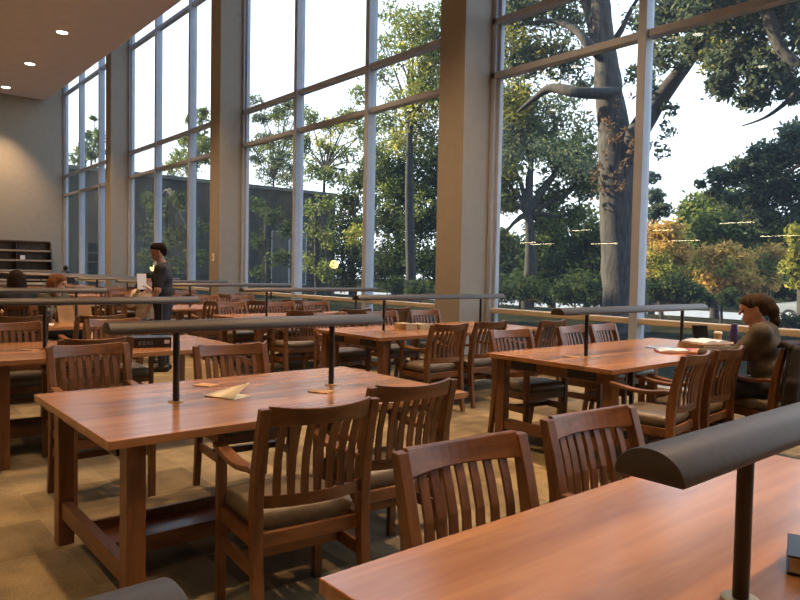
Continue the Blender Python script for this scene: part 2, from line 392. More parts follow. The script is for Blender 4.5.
# row nearest us, placed one by one
chair(-1.50,1.85,R(-5),W_+'at lower centre, back cut by the near table edge')
chair(-1.54,2.75,R(-5),W_+'second along the near table, right of the lower centre one')
chair(-3.12,1.89,PI-R(6),W_+'seen from behind in front of the folded cream note, nearest us')
chair(-3.33,2.66,PI-R(3),W_+'seen from behind, right of the one in front of the note')
chair(-5.62,1.66,R(2),W_+'pulled out behind the left end of the table with the folded note')
chair(-5.08,2.62,R(-6),W_+'facing us just behind the folded cream note, nearest the lamp post')
chair(-6.80,1.86,PI,W_+'seen from behind at left, just right of the black book table')
chair(-8.30,1.60,R(2),W_+'facing us at the left photo edge, far side of the black book table')
chair(-8.40,2.68,R(-4),W_+'facing us directly behind the thick black book')
chair(-10.05,1.88,PI,W_+'seen from behind at the left photo edge, near side of the folder table')
chair(-9.80,2.75,PI+R(5),W_+'seen from behind just in front of the standing tan folders')
chair(-12.12,2.85,R(0),W_+'with the red-haired person sitting in it')
chair(-13.10,2.55,PI,W_+'with the dark-haired person sitting in it at far left')
chair(-15.1,2.75,R(3),W_+'on the far side of the table behind the folders, outer end')
chair(-16.5,2.85,PI,W_+'at far left, near side of the deepest front-row table')
# window-side rows
ordn=('nearest','middle','window end')
rowR={1:[(-3.16,5.70,PI+R(8)),(-3.2,6.44,PI+R(4)),(-2.80,7.24,PI-R(14))],2:[(-6.58,6.10,PI),(-6.65,6.95,PI+R(2)),(-6.40,7.97,PI+R(5))]}
rowL={1:[(-4.92,6.08,R(-7)),(-4.92,7.33,R(3)),(-4.93,8.04,R(4))]}
for k in range(1,9):
    d=BR[k-1]
    if k not in rowR: rowR[k]=[(tx(k)+.765+.22+random.uniform(-.05,.16),y+random.uniform(-.06,.06),PI+R(random.uniform(-5,5))) for y in (6.05,6.98,7.92)]
    if k not in rowL: rowL[k]=[(tx(k)-.825-.16-random.uniform(-.05,.12),y+random.uniform(-.06,.06),R(random.uniform(-5,5))) for y in (6.05,6.98,7.92)]
    for i,(x,y,a) in enumerate(rowR[k]): 
        if k<=7: chair(x,y,a,W_+'turned from us, '+ordn[i]+', at '+d)
    for i,(x,y,a) in enumerate(rowL[k]):
        if k<=6: chair(x,y,a,W_+'facing us, '+ordn[i]+', behind '+d)
# ------------------------------------------------------------------ bodies: smooth union of tapered capsules, meshed with surface nets
def capsule(a,b,ra,rb=None): return (np.array(a,float),np.array(b,float),ra,ra if rb is None else rb)
def sd_cap(p,a,b,ra,rb):
    ab=b-a; L2=max(1e-9,float(ab@ab)); t=np.clip(((p-a)@ab)/L2,0,1)
    return np.linalg.norm(p-a-t[...,None]*ab,axis=-1)-(ra+(rb-ra)*t)
def sdf_mesh(name,prims,h,m,parent,k=.02,sub=(),clip=None):
    lo=np.min([np.minimum(a-ra,b-rb) for a,b,ra,rb in prims],axis=0)-3*h; hi=np.max([np.maximum(a+ra,b+rb) for a,b,ra,rb in prims],axis=0)+3*h
    n=np.ceil((hi-lo)/h).astype(int)+1; D=np.full(n,.3)
    ax=[lo[i]+h*np.arange(n[i]) for i in range(3)]
    def win(a,b,ra,rb,mg):
        l=np.minimum(a-ra,b-rb)-mg; u=np.maximum(a+ra,b+rb)+mg
        return [slice(max(0,int((l[i]-lo[i])/h)),min(n[i],int((u[i]-lo[i])/h)+2)) for i in range(3)]
    def grid(s): return np.stack(np.meshgrid(ax[0][s[0]],ax[1][s[1]],ax[2][s[2]],indexing='ij'),-1)
    for pr in prims:
        a,b,ra,rb=pr; s=tuple(win(a,b,ra,rb,.05)); d=sd_cap(grid(s),a,b,ra,rb); o=D[s]
        kk=min(k,1.2*min(ra,rb)); hh=np.clip(.5+.5*(o-d)/kk,0,1); D[s]=o+(d-o)*hh-kk*hh*(1-hh)
    for pr in sub:
        a,b,ra,rb=pr; s=tuple(win(a,b,ra,rb,.03))
        if any(q.stop<=q.start for q in s): continue
        d=sd_cap(grid(s),a,b,ra,rb); D[s]=np.maximum(D[s],-d)
    if clip is not None:
        D=np.maximum(D,clip(np.stack(np.meshgrid(*ax,indexing='ij'),-1)))
    I=D<0; cnt=np.zeros(n-1,int); acc=np.zeros((*(n-1),3))
    c=lambda A,i,j,l: A[i:n[0]-1+i,j:n[1]-1+j,l:n[2]-1+l]
    corners=[(i,j,l) for i in (0,1) for j in (0,1) for l in (0,1)]
    for A in corners:
        for d in range(3):
            if A[d]==0:
                B=list(A); B[d]=1; da=c(D,*A); db=c(D,*B); cr=(da<0)!=(db<0)
                t=np.where(cr,da/np.where(cr,da-db,1),0); p=np.zeros((*da.shape,3)); p[...]=A; p[...,d]=t
                acc+=np.where(cr[...,None],p,0); cnt+=cr
    idx=np.full(n-1,-1); msk=cnt>0; idx[msk]=np.arange(msk.sum())
    g=np.argwhere(msk); V=lo+h*(g+acc[msk]/cnt[msk][:,None]); F=[]
    for d in range(3):
        e1,e2=[q for q in range(3) if q!=d]
        sl=[slice(1,-1)]*3; sl[d]=slice(0,-1); s2=list(sl); s2[d]=slice(1,None)
        cr=I[tuple(sl)]!=I[tuple(s2)]; q=np.argwhere(cr); off=np.ones(3,int); off[d]=0; q=q+off
        if len(q)==0: continue
        def at(a1,a2):
            w_=q.copy(); w_[:,e1]-=a1; w_[:,e2]-=a2; return idx[w_[:,0],w_[:,1],w_[:,2]]
        f=np.stack([at(0,0),at(1,0),at(1,1),at(0,1)],1); F.append(f[(f>=0).all(1)])
    F=np.concatenate(F); me=bpy.data.meshes.new(name); me.from_pydata(V.tolist(),[],F.tolist()); me.update()
    bm=bmesh.new(); bm.from_mesh(me); bmesh.ops.smooth_vert(bm,verts=bm.verts,factor=.4,use_axis_x=True,use_axis_y=True,use_axis_z=True)
    bmesh.ops.recalc_face_normals(bm,faces=bm.faces); bm.to_mesh(me); bm.free()
    for p in me.polygons: p.use_smooth=True
    return link(name,me,m,parent)
def hand(wr,el,side,palm_n=(0,0,-1),curl=.5,s=1.0):
    """capsules of one hand continuing the forearm from elbow to wrist"""
    wr=Vector(wr); d=(wr-Vector(el)).normalized(); nrm=Vector(palm_n); nrm=(nrm-d*nrm.dot(d)).normalized(); ac=d.cross(nrm)*side
    out=[]; 
    for q in (-.5,0,.5): out.append(capsule(wr+ac*.03*q*s,wr+d*.075*s+ac*.062*q*s,.016*s,.013*s))
    for i,(o,L) in enumerate(((-.036,.068),(-.012,.078),(.012,.073),(.035,.056))):
        p=wr+d*.082*s+ac*o*s; dd=d.copy()
        for j in range(3):
            ang=curl*(.35+.35*j); dd=(d*math.cos(ang)+nrm*math.sin(ang)).normalized(); q=p+dd*L*s*(.42,.33,.25)[j]
            out.append(capsule(p,q,(.0098,.0088,.0078)[j]*s,(.0088,.0078,.0068)[j]*s)); p=q
    p=wr+d*.018*s-ac*.026*s; q=p+(d*.55-ac*.75+nrm*.3).normalized()*.042*s; r_=q+(d*.9-ac*.25+nrm*.35).normalized()*.032*s
    out+= [capsule(p,q,.014*s,.0105*s),capsule(q,r_,.0105*s,.0085*s)]
    return out
def head_prims(Hc,yaw=0,pitch=0,roll=0,s=1.0):
    Rm=Euler((roll,pitch,yaw),'XYZ').to_matrix(); Hc=Vector(Hc)
    T=lambda p:Hc+Rm@(Vector(p)*s)
    cp=lambda a,b,ra,rb=None: capsule(T(a),T(b),ra*s,(ra if rb is None else rb)*s)
    hp=[cp((-.030,0,.035),(.028,0,.040),.080,.074),cp((.02,0,-.02),(.045,0,-.055),.062,.046),cp((.055,.0,-.085),(.070,0,-.088),.026,.022),
        cp((-.01,.045,-.045),(.045,.02,-.085),.030,.022),cp((-.01,-.045,-.045),(.045,-.02,-.085),.030,.022),
        cp((.088,0,.012),(.112,0,-.022),.010,.013),cp((.078,.03,.022),(.078,-.03,.022),.017),
        cp((.088,.017,-.054),(.088,-.017,-.054),.009),cp((.084,.014,-.066),(.084,-.014,-.066),.009),
        cp((-.012,.073,.012),(-.008,.079,-.028),.016,.010),cp((-.012,-.073,.012),(-.008,-.079,-.028),.016,.010)]
    sub=[cp((.098,.032,.0),(.100,.028,.0),.011),cp((.098,-.032,.0),(.100,-.028,.0),.011)]
    return hp,sub,T,Rm
skin=noise_mat('skin',(.52,.30,.21),(.56,.33,.235),14,.5); skin2=noise_mat('skin_tan',(.36,.20,.135),(.40,.225,.155),14,.5)
E_W=mat('eye_white',(.7,.68,.65),.3)
def eyes(T,root,s=1.0):
    for y in (.032,-.032):
        c=T((.086,y,.0)); mb=MB().lathe([(.0002,-.011*s),(.0078*s,-.0078*s),(.011*s,0),(.0078*s,.0078*s),(.0002,.011*s)],10,tuple(c)); build('eye',mb,M['eye'],root,0,True)
M['eye']=mat('dark_eye',(.05,.035,.025),.25)
def person(label,loc,rz,J,hd,h,skinm,shirt,trous,hairm,hair,sleeve='long',s=1.0,shoes=None,low=True,extra_shirt=()):
    r=empty('person',loc,rz); tag(r,label,'person')
    hp,sub,T,Rm=head_prims(J['head'],*hd,s=s)
    V=lambda k:Vector(J[k])
    ch=V('chest'); pv=V('pelvis'); nk=V('neck'); wa=(ch*.45+pv*.55)
    lr=lambda y:Vector((0,y,0))
    shl=[V('sl'),V('sr')]
    torso=[capsule(pv+lr(.085),pv+lr(-.085),.105),capsule(wa+lr(.06),wa+lr(-.06),.10),capsule(ch+lr(.075),ch+lr(-.075),.112),
           capsule(pv,wa,.115,.108),capsule(wa,ch,.108,.12),capsule(ch+Vector((-.015,0,.10)),nk,.085,.058)]
    for q in shl: torso.append(capsule(q*.45+(ch+Vector((0,0,.08)))*.55,q,.075,.062))
    arms=[];hands=[]
    for sd,(S,E,Wr) in enumerate((('sl','el','wl'),('sr','er','wr'))):
        arms+= [capsule(V(S),V(E),.054,.041),capsule(V(E),V(Wr),.041,.027)]
        hands+=hand(J[Wr],J[E],1 if sd==0 else -1,J.get('palm'+'lr'[sd],(0,0,-1)),J.get('curl',.5),s)
    legs=[]
    if low:
        for S,Kn,A in (('hl','kl','al'),('hr','kr','ar')):
            legs+= [capsule(V(S),V(Kn),.088,.058),capsule(V(Kn),V(A),.058,.038)]
    foot=[]
    if low:
        for A in ('al','ar'):
            a=V(A); f=Vector((.17,0,0)); foot.append((capsule((a.x-.03,a.y,.042),(a.x+.15,a.y,.035),.042,.032),capsule((a.x,a.y,.06),(a.x,a.y,a.z),.04,.04)))
    body=torso+arms+hands+legs+[capsule(nk-Vector((0,0,.06)),V('head')+Vector((-.01,0,-.05)),.056,.052)]+hp
    if low: body+=[f for p_ in foot for f in p_]
    sdf_mesh('body',body,h,skinm,r,.025,sub)
    eyes(T,r,s)
    g=lambda pr,e:[(a,b,ra+e,rb+e) for a,b,ra,rb in pr]
    sh=g(torso,.012); 
    if sleeve=='long': sh+=g(arms,.011)
    else:
        for S,E in (('sl','el'),('sr','er')): sh.append(capsule(V(S),V(S).lerp(V(E),.75),.068,.060))
    sh+=list(extra_shirt)
    nz=nk.z-.005
    sdf_mesh('shirt',sh,h*1.1,shirt,r,.03,sub=[capsule(nk+Vector((.03,0,.01)),nk+Vector((.05,0,.10)),.05,.08)],clip=lambda p:np.maximum(J['hem']-p[...,2],p[...,2]-(nz+.02)-.25*(nk.x-p[...,0])))
    if low:
        tr=g([capsule(pv+lr(.085),pv+lr(-.085),.105)]+legs,.014)
        sdf_mesh('trousers',tr,h*1.2,trous,r,.03,clip=lambda p:np.maximum(p[...,2]-J['waist'],.07-p[...,2]))
        for a,b_ in foot: sdf_mesh('shoe',g([a],.012)+[capsule((a[0]+a[1])/2-Vector((.03,0,0)),(a[0]+a[1])/2-Vector((.05,0,-.03)),.05)],h,shoes or M['black'],r,.02,clip=lambda p:.002-p[...,2])
    c=lambda a,b,ra,rb=None: capsule(T(a),T(b),ra*s,(ra if rb is None else rb)*s)
    add,cut=hair(c,J)
    sdf_mesh('hair',add,h,hairm,r,.03,sub=cut)
    return r
def hairmat(n,c1,c2): return noise_mat(n,c1,c2,60,.85,stretch=(1,1,.15),bump=.5,spec=.1)
def hair_short(c,J):
    return [c((-.038,0,.050),(.022,0,.062),.083,.077),c((-.055,0,-.005),(-.045,0,.03),.068,.074)],[c((.13,.05,-.015),(.13,-.05,-.015),.088),c((.055,.1,-.03),(.055,-.1,-.03),.058),c((-.005,.1,-.06),(-.005,-.1,-.06),.052)]
def hair_pony(c,J):
    a=[c((-.042,0,.045),(.022,0,.050),.086,.080),c((-.06,0,0),(-.05,0,.03),.070,.078),c((-.10,0,.045),(-.125,0,.035),.028,.028),
       c((-.122,0,.038),(-.138,0,-.03),.030,.040),c((-.138,0,-.03),(-.140,0,-.13),.040,.036),c((-.140,0,-.13),(-.125,0,-.215),.036,.016)]
    return a,[c((.135,.06,-.03),(.135,-.06,-.03),.098),c((.055,.1,-.055),(.055,-.1,-.055),.066)]
def hair_long(c,J):
    a=[c((-.042,0,.045),(.022,0,.052),.092,.084),c((-.06,.04,0),(-.07,.06,-.16),.072,.058),c((-.06,-.04,0),(-.07,-.06,-.16),.072,.058),c((-.07,0,-.05),(-.10,0,-.24),.08,.07),
       c((-.01,.075,.0),(-.005,.092,-.15),.038,.036),c((-.01,-.075,.0),(-.005,-.092,-.15),.038,.036),c((-.06,.08,-.10),(-.07,.10,-.20),.04,.03),c((-.06,-.08,-.10),(-.07,-.10,-.20),.04,.03)]
    return a,[c((.135,.03,-.03),(.135,-.03,-.03),.085)]
def sit(lean=.1,**k):
    d=dict(pelvis=(0,0,.565),chest=(lean,0,.885),neck=(lean+.03,0,1.045),head=(lean+.07,0,1.185),sl=(lean-.005,.165,.98),sr=(lean-.005,-.165,.98),
     el=(lean+.17,.21,.79),er=(lean+.17,-.21,.79),wl=(lean+.38,.11,.775),wr=(lean+.38,-.11,.775),
     hl=(0.02,.09,.55),hr=(0.02,-.09,.55),kl=(.40,.11,.535),kr=(.40,-.11,.535),al=(.37,.11,.08),ar=(.37,-.11,.08),hem=.53,waist=.62)
    d.update(k); return d
def stand(s=1.0,**k):
    d=dict(pelvis=(0,0,.98),chest=(.02,0,1.34),neck=(.015,0,1.53),head=(.045,0,1.69),sl=(0,.19,1.46),sr=(0,-.19,1.46),
     el=(-.03,.25,1.16),er=(-.03,-.25,1.16),wl=(.08,.25,.92),wr=(.08,-.25,.92),hl=(0,.095,.94),hr=(0,-.095,.94),kl=(.02,.10,.51),kr=(.02,-.10,.51),
     al=(-.02,.11,.09),ar=(-.02,-.11,.09),hem=.88,waist=1.02)
    d.update(k)
    if s!=1: d={q:(tuple(x*s for x in v) if isinstance(v,tuple) else v*s) for q,v in d.items()}
    return d
H_BROWN=hairmat('brown_hair',(.040,.027,.019),(.080,.055,.038)); H_RED=hairmat('red_hair',(.13,.055,.022),(.21,.095,.04)); H_BLACK=hairmat('black_hair',(.010,.008,.007),(.02,.016,.014))
olive=noise_mat('olive_knit',(.075,.062,.042),(.10,.085,.06),40,.9); navy=noise_mat('dark_tee',(.014,.016,.022),(.02,.022,.03),30,.85); jean=noise_mat('dark_jeans',(.02,.026,.04),(.03,.038,.055),40,.85)
cream=noise_mat('cream_knit',(.62,.50,.36),(.68,.56,.42),40,.9); green=noise_mat('dark_green_top',(.05,.055,.03),(.07,.07,.04),40,.9)
def upd(d,dx):     # shift the listed joints
    return d
FS=.93
person('woman with a brown ponytail in an olive top reading at the window-side table',(-2.79*S,7.27*S,0),PI+R(16),
   sit(.085,head=(.150,0,1.150),neck=(.112,0,1.030),chest=(.085,0,.875),wl=(.49,.11,.79),wr=(.49,-.11,.79)),(R(14),R(12),0),.0085,skin,olive,jean,H_BROWN,hair_pony,'long',FS)
HM=.935
person('man with short dark hair in a dark t-shirt standing among the tables at left',(-11.84*S,4.52*S,0),math.atan2(-.85,-.52),
   stand(HM,head=(.07,0,1.695),wl=(.17,.21,.90),el=(.03,.25,1.16),wr=(.10,-.22,.90)),(R(6),R(12),0),.0095,skin2,navy,jean,H_BLACK,hair_short,'short',HM)
WP=(-13.45*S,4.83*S,0); WA=math.atan2(-4.25,11.95)
person('black-haired person in a cream sweater seated, holding up a white sheet of paper',WP,WA,
   sit(.03,wl=(.27,.03,1.06),wr=(.27,-.13,1.05),el=(.12,.24,.84),er=(.12,-.24,.84),palml=(0,-1,0),palmr=(0,1,0),curl=.9),(0,R(4),0),.010,skin,cream,jean,H_BLACK,hair_long,'long',FS)
person('red-haired person in profile sitting at the table with the tan folders',(-12.22*S,2.78*S,0),R(36),sit(.06,head=(.13,0,1.16)),(R(14),R(4),0),.010,skin,green,jean,H_RED,hair_long,'long',.9)
person('person with long dark hair seen from behind, sitting at far left',(-13.0*S,2.48*S,0),PI+R(8),sit(.04,head=(.09,0,1.190)),(0,0,0),.011,skin,navy,jean,hairmat('dark_brown_hair',(.02,.012,.008),(.04,.025,.016)),hair_long,'long',FS)
GS=S
# ------------------------------------------------------------------ things on the tables and round the room
def flat_poly(name,pts,z,th,m,parent=None): return build(name,MB().prism(pts,z,z+th,'z'),m,parent)
paper=mat('cream_paper',(.90,.84,.62),.7); white=mat('white_paper',(.85,.83,.80),.6); tan=noise_mat('tan_card',(.52,.30,.12),(.58,.35,.15),20,.7)
page=noise_mat('page_edges',(.62,.48,.28),(.70,.56,.35),90,.8,stretch=(.1,.1,3)); red=mat('red_cover',(.55,.05,.045),.4); bookblk=mat('black_book_cloth',(.018,.018,.02),.4)
tancov=noise_mat('pale_book_cloth',(.50,.38,.20),(.56,.44,.25),30,.6)
def slip(x,y,rz,w,d,label,m,cat='paper'):
    o=build('paper_slip',MB().box(-w/2,w/2,-d/2,d/2,0,.006),m); o.location=(x*S,y*S,TH+.0005); o.rotation_euler=(0,0,rz); tag(o,label,cat)
slip(-4.60,2.07,R(25),.15,.11,'small tan card on the front left table, left of the folded cream note',tan,'card')
slip(-3.93,2.61,R(30),.15,.11,'small tan card beside the right lamp post on the front left table',tan,'card')
slip(-4.20,5.86,R(20),.16,.12,'small tan card near the front lamp post of the reading woman\'s table',tan,'card')
slip(-7.48,1.52,R(35),.16,.10,'small tan card on the black book table at the left photo edge',tan,'card')
r=empty('folded_note',(-4.13*S,2.0*S,TH+.001),R(112)); tag(r,'folded cream note standing half open on the front left table','note')
build('lower_leaf',MB().box(-.07,.10,-.125,.125,0,.002),paper,r)
secs=[]
for i in range(7):
    t=i/6; x=-.07+.15*t; zr=.004+.085*t**.8; zl=.004+.012*t
    secs.append([(x,-.125,zr),(x-.01,.125,zl),(x-.01,.125,zl+.0025),(x,-.125,zr+.0025)])
build('raised_leaf',MB().loft(secs),paper,r)
def book(x,y,z,rz,L,D,T,cov,label,pg=page,group=None,tilt=0):
    # spine along local -x face; L along y, D along x
    r=empty('book',(x*S,y*S,z),rz); tag(r,label,'book',group); t=.006
    mb=MB().box(-D/2,D/2,-L/2,L/2,0,t).box(-D/2,D/2,-L/2,L/2,T-t,T).box(-D/2,-D/2+t,-L/2,L/2,t,T-t)
    build('cover',mb,cov,r,.002); build('pages',MB().box(-D/2+t,D/2-.008,-L/2+.007,L/2-.007,t,T-t),pg,r)
    return r
b=book(-7.22,2.62,TH+.001,PI-R(16),.40,.29,.105,bookblk,'thick black hardback lying flat, spine outward, on the table behind the front left one')
build('spine_label',MB().box(-.1472,-.1445,-.180,-.128,.040,.078),mat('spine_label',(.6,.6,.58),.6),b)
lt=MB(); yy=.125
gl={'E':[(0,1,0,5),(0,3,0,1),(0,3,2,3),(0,3,4,5)],'N':[(0,1,0,5),(1,2,2,4),(2,3,0,5)],'I':[(0,1,0,5)],'K':[(0,1,0,5),(1,2,2,3),(2,3,3,5),(2,3,0,2)]}
for ch in 'EEKI':
    for a0,a1,b0,b1 in gl[ch]: lt.box(-.1466,-.1446,yy-a1*.010,yy-a0*.010,.028+b0*.008,.028+b1*.008)
    yy-=.042
build('spine_lettering',lt,mat('spine_letter',(.20,.20,.20),.5),b)
b1=book(-7.62,6.52,TH+.001,PI-R(4),.20,.30,.085,tancov,'thick pale tan book nearest the lamp post on the second window-side table',group='pale books')
b2=book(-7.62,6.80,TH+.001,PI+R(3),.24,.28,.070,tancov,'flatter pale tan book beside the thick one on the second window-side table',group='pale books')
# tan folders, bottle and papers on the far left table
for x,y,rz,lab in ((-11.02,2.72,R(100),'tan cardboard folder standing upright left of the lamp post, far left table'),(-11.05,2.98,R(82),'tan cardboard folder standing upright right of the lamp post, far left table')):
    r=empty('standing_folder',(x*S,y*S,TH+.001),rz); tag(r,lab,'folder','standing tan folders')
    for s,nm in ((1,'front_flap'),(-1,'back_flap')):
        secs=[[(-.12,s*.07,0),(.12,s*.07,0),(.12,s*.073,0),(-.12,s*.073,0)],[(-.125,s*.002,.24),(.115,s*.002,.24),(.115,s*.006,.24),(-.125,s*.006,.24)]]
        build(nm,MB().loft(secs),tan,r)
r=empty('water_bottle',(-11.0*S,2.50*S,TH)); tag(r,'clear water bottle standing beside the tan folders, far left table','bottle')
gm=mat('clear_plastic',(.35,.38,.42),.15,0,.6); gm.node_tree.nodes['Principled BSDF'].inputs['Transmission Weight'].default_value=.75
build('bottle_body',MB().lathe([(.04,0),(.045,.01),(.045,.15),(.04,.18),(.02,.205),(.018,.22)],18),gm,r,0,True); build('bottle_cap',MB().lathe([(.02,.22),(.02,.245)],16),M['black'],r)
slip(-10.62,2.02,R(10),.30,.22,'loose white papers on the far left table, partly behind a chair',white)
slip(-10.55,2.35,R(-15),.28,.20,'second loose white sheet on the far left table, right of the other papers',white)
# the woman's things
def openbook(x,y,z,rz,label,w=.21,d=.30,t=.03,cov=None):
    r=empty('open_book',(x*S,y*S,z),rz); tag(r,label,'book')
    build('cover',MB().box(-w-.01,w+.01,-d/2-.008,d/2+.008,0,.005),cov or red,r,.001)
    for s in (-1,1):
        secs=[]
        for i in range(9):
            q=i/8; xx=s*w*q; zz=.006+t*(.55+.45*math.sin(PI*min(1,q*1.1+.05)))*(1-.25*q)
            secs.append([(xx,-d/2,.0055),(xx,d/2,.0055),(xx,d/2,zz),(xx,-d/2,zz)])
        build('page_block',MB().loft(secs),white,r,0,True)
    return r
openbook(-3.83,8.02,TH+.048,R(70),'thick open book lying on a closed one before the reading woman',cov=tancov,w=.23,d=.34,t=.045)
book(-3.90,8.02,TH+.001,R(160),.42,.34,.06,tancov,'closed thick tan book under the open book on the reading woman\'s table')
openbook(-3.83,7.28,TH+.002,R(40),'open book of cream pages with a red page, nearest us on the woman\'s table',w=.2,d=.28,t=.03)
slip(-3.62,7.36,R(40),.20,.24,'red folder lying on the near open book of the reading woman',red,'folder'); bpy.data.objects[-1] if False else None
o=[q for q in C.objects if q.get('label','').startswith('red folder')][0]; o.location.z=TH+.030
o=build('magazine',MB().box(-.15,.15,-.11,.11,0,.006),noise_mat('blue_white_print',(.10,.18,.42),(.75,.80,.88),5,.25)); o.location=(-4.18*S,7.58*S,TH+.001); o.rotation_euler=(0,0,R(25)); tag(o,'glossy blue and white leaflet beside the far lamp post, woman\'s table','leaflet')
r=empty('tablet_computer',(-4.10*S,8.45*S,TH+.001),R(50)); tag(r,'dark tablet propped up behind the far lamp post on the woman\'s table','tablet')
Rt=Matrix.Rotation(R(-22),4,'X')
def tilt(mb): mb.v=[tuple(Rt@Vector(p)) for p in mb.v]; return mb
build('case',tilt(MB().box(-.10,.10,-.006,.006,0,.25)),M['lamp'],r,.002); build('screen',tilt(MB().box(-.09,.09,-.009,-.0062,.012,.238)),mat('dark_screen',(.02,.022,.025),.12),r)
build('kickstand',MB().box(-.03,.03,.02,.16,0,.006).add([(-.03,.15,.0),(.03,.15,0),(.03,.165,0),(-.03,.165,0),(-.03,.055,.15),(.03,.055,.15),(.03,.065,.15),(-.03,.065,.15)],[(3,2,1,0),(4,5,6,7),(0,1,5,4),(1,2,6,5),(2,3,7,6),(3,0,4,7)]),M['black'],r)
r=empty('paper_cup',(-3.93*S,8.50*S,TH)); tag(r,'cream paper coffee cup with lid behind the open book','cup')
build('cup_body',MB().lathe([(.035,0),(.05,.15)],20),noise_mat('cream_cup',(.62,.45,.24),(.66,.49,.27),8,.6),r,0,True); build('cup_lid',MB().lathe([(.054,.150),(.054,.162),(.046,.166),(.044,.176)],20),paper,r,0,True)
r=empty('drink_bottle',(-3.73*S,8.50*S,TH)); tag(r,'dark purple insulated bottle standing before the reading woman','bottle')
pur=mat('purple_metal',(.035,.022,.11),.35); build('bottle_body',MB().lathe([(.04,0),(.046,.008),(.046,.215),(.04,.235)],20),pur,r,0,True); build('bottle_cap',MB().lathe([(.038,.235),(.038,.275),(.030,.285)],20),pur,r,0,True)
book(-.705,2.20,TH+.001,R(200),.20,.15,.055,bookblk,'dark-covered book with cream pages at the right photo edge on the nearest table')
# sheet held by the standing person
SH=Matrix.Translation(WP)@Matrix.Rotation(WA,4,'Z')
o=build('sheet_of_paper',MB().box(-.002,.002,-.09,.09,-.15,.15),white); o.matrix_world=SH@Matrix.Translation((.345,-.085,1.175))@Matrix.Rotation(R(25),4,'Z')@Matrix.Rotation(R(-8),4,'Y'); tag(o,'white sheet of paper held up by the person in the cream sweater','paper')
# jacket over the woman's chair
gc=[c for c in C.objects if c.get('category')=='chair' and 'window end, at the reading' in c['label']][0]
jm=noise_mat('black_jacket',(.012,.011,.011),(.022,.02,.02),18,.8,bump=.3)
r=empty('jacket',gc.location,gc.rotation_euler.z); tag(r,'black jacket draped over the back of the reading woman\'s chair','jacket')
def jk(y): return -.042*(1-(min(.2,abs(y))/.207)**2)
pr=[]
for i in range(13):
    y=-.25+.0417*i; w_=.015*math.sin(i*1.9)
    pr+= [capsule((-.318+jk(y)+.6*w_,y,.90+.5*w_),(-.318+jk(y)-w_,y,.43+.05*math.sin(i*2.3)),.027,.042)]
    pr+= [capsule((-.315+jk(y),y,.912),(-.262+jk(y),y,.928),.025,.022),capsule((-.262+jk(y),y,.928),(-.222+jk(y),y,.90),.02,.014)]
sdf_mesh('jacket_body',pr,.009,jm,r,.025)
sdf_mesh('hood',[capsule((-.32,-.09,.935),(-.32,.09,.935),.045),capsule((-.34,-.06,.90),(-.34,.06,.90),.05)],.009,jm,r,.025)
for s in (-1,1): sdf_mesh('sleeve',[capsule((-.345,s*.23,.88),(-.36,s*.27,.66),.045,.04),capsule((-.36,s*.27,.66),(-.35,s*.26,.46),.04,.034)],.009,jm,r,.025)
# shelf rack on the far wall
rk=noise_mat('dark_shelf_wood',(.06,.038,.026),(.09,.06,.04),5,.5); r=empty('wall_shelf',(X0+.02,7.2*S,0)); tag(r,'low dark display shelving with pale ledges against the far left wall','shelving')
bw=1.95
build('back_panel',MB().box(0,.03,-bw,bw,0,3.02),rk,r); build('side_panel',MB().prism([(0,0),(.95,0),(.35,3.02),(0,3.02)],bw,bw+.05,'y'),rk,r); build('side_panel',MB().prism([(0,0),(.95,0),(.35,3.02),(0,3.02)],-bw-.05,-bw,'y'),rk,r)
build('top_panel',MB().box(0,.36,-bw,bw,3.02,3.09),rk,r); led=noise_mat('pale_ledge',(.34,.27,.20),(.38,.31,.23),5,.5)
for z,d in ((.62,.81),(1.02,.75),(1.50,.66),(2.03,.57),(2.54,.45)):
    build('shelf_board',MB().box(.031,d,-bw+.001,bw-.001,z-.02,z+.02).box(d,d+.02,-bw+.001,bw-.001,z-.02,z+.07),led,r)
for y in (.35,-.9): build('divider',MB().prism([(.031,0),(.82,.02),(.33,3.01),(.031,3.01)],y-.015,y+.015,'y'),rk,r)
bk=build('leaflet',MB().box(-.01,.01,-.11,.11,0,.26),white); bk.location=(X0+.40,7.80*S,2.06*S); tag(bk,'single white leaflet standing on the dark shelving at the far left wall','leaflet')
r=empty('pedestal_bust',(X0+2.0,9.35*S,0)); tag(r,'dark bust on a dark box pedestal in the far corner by the window','sculpture')
dk=mat('dark_bronze',(.02,.02,.022),.5)
build('pedestal',MB().box(-.42,.42,-.34,.34,0,1.28).box(-.48,.48,-.40,.40,1.28,1.38),dk,r,.02)
sdf_mesh('bust',[capsule((0,-.09,1.12),(0,.09,1.12),.08,.08),capsule((0,0,1.14),(0,0,1.22),.06,.05),capsule((0,0,1.30),(.02,0,1.33),.085,.08)],.018,dk,r,.06)
# bright linear lights hanging in the back half of the hall (their reflections show in the glass)
M['tube']=emit('linear_lamp',(1,.74,.40),16.0)
def linear(x,y,z,L,i):
    r=empty('linear_pendant',(x*S,y*S,(z+.22)*S)); tag(r,'linear ceiling light hanging in the back half of the hall, behind the photographer','ceiling light','linear pendants behind the photographer')
    build('housing',MB().box(-L/2,L/2,-.06,.06,.02,.09),M['lamp'],r); build('tube',MB().box(-L/2+.02,L/2-.02,-.045,.045,-.005,.019),M['tube'],r)
    for s in (-1,1): build('suspension_rod',MB().tube([(s*L*.4,0,.09),(s*L*.4,0,ZC/S-z-.22)],.008,6),M['post'],r)
for i,(x,z) in enumerate([(-24.4,3.35),(-22.6,3.2),(-20.9,3.9),(-18.9,3.15),(-16.6,3.75),(-14.9,3.2),(-13.0,3.95),(-11.0,3.3),(-9.0,3.9)]): linear(x,-8.6 if i%2 else -9.4,z,1.5,i)
GS=1.0
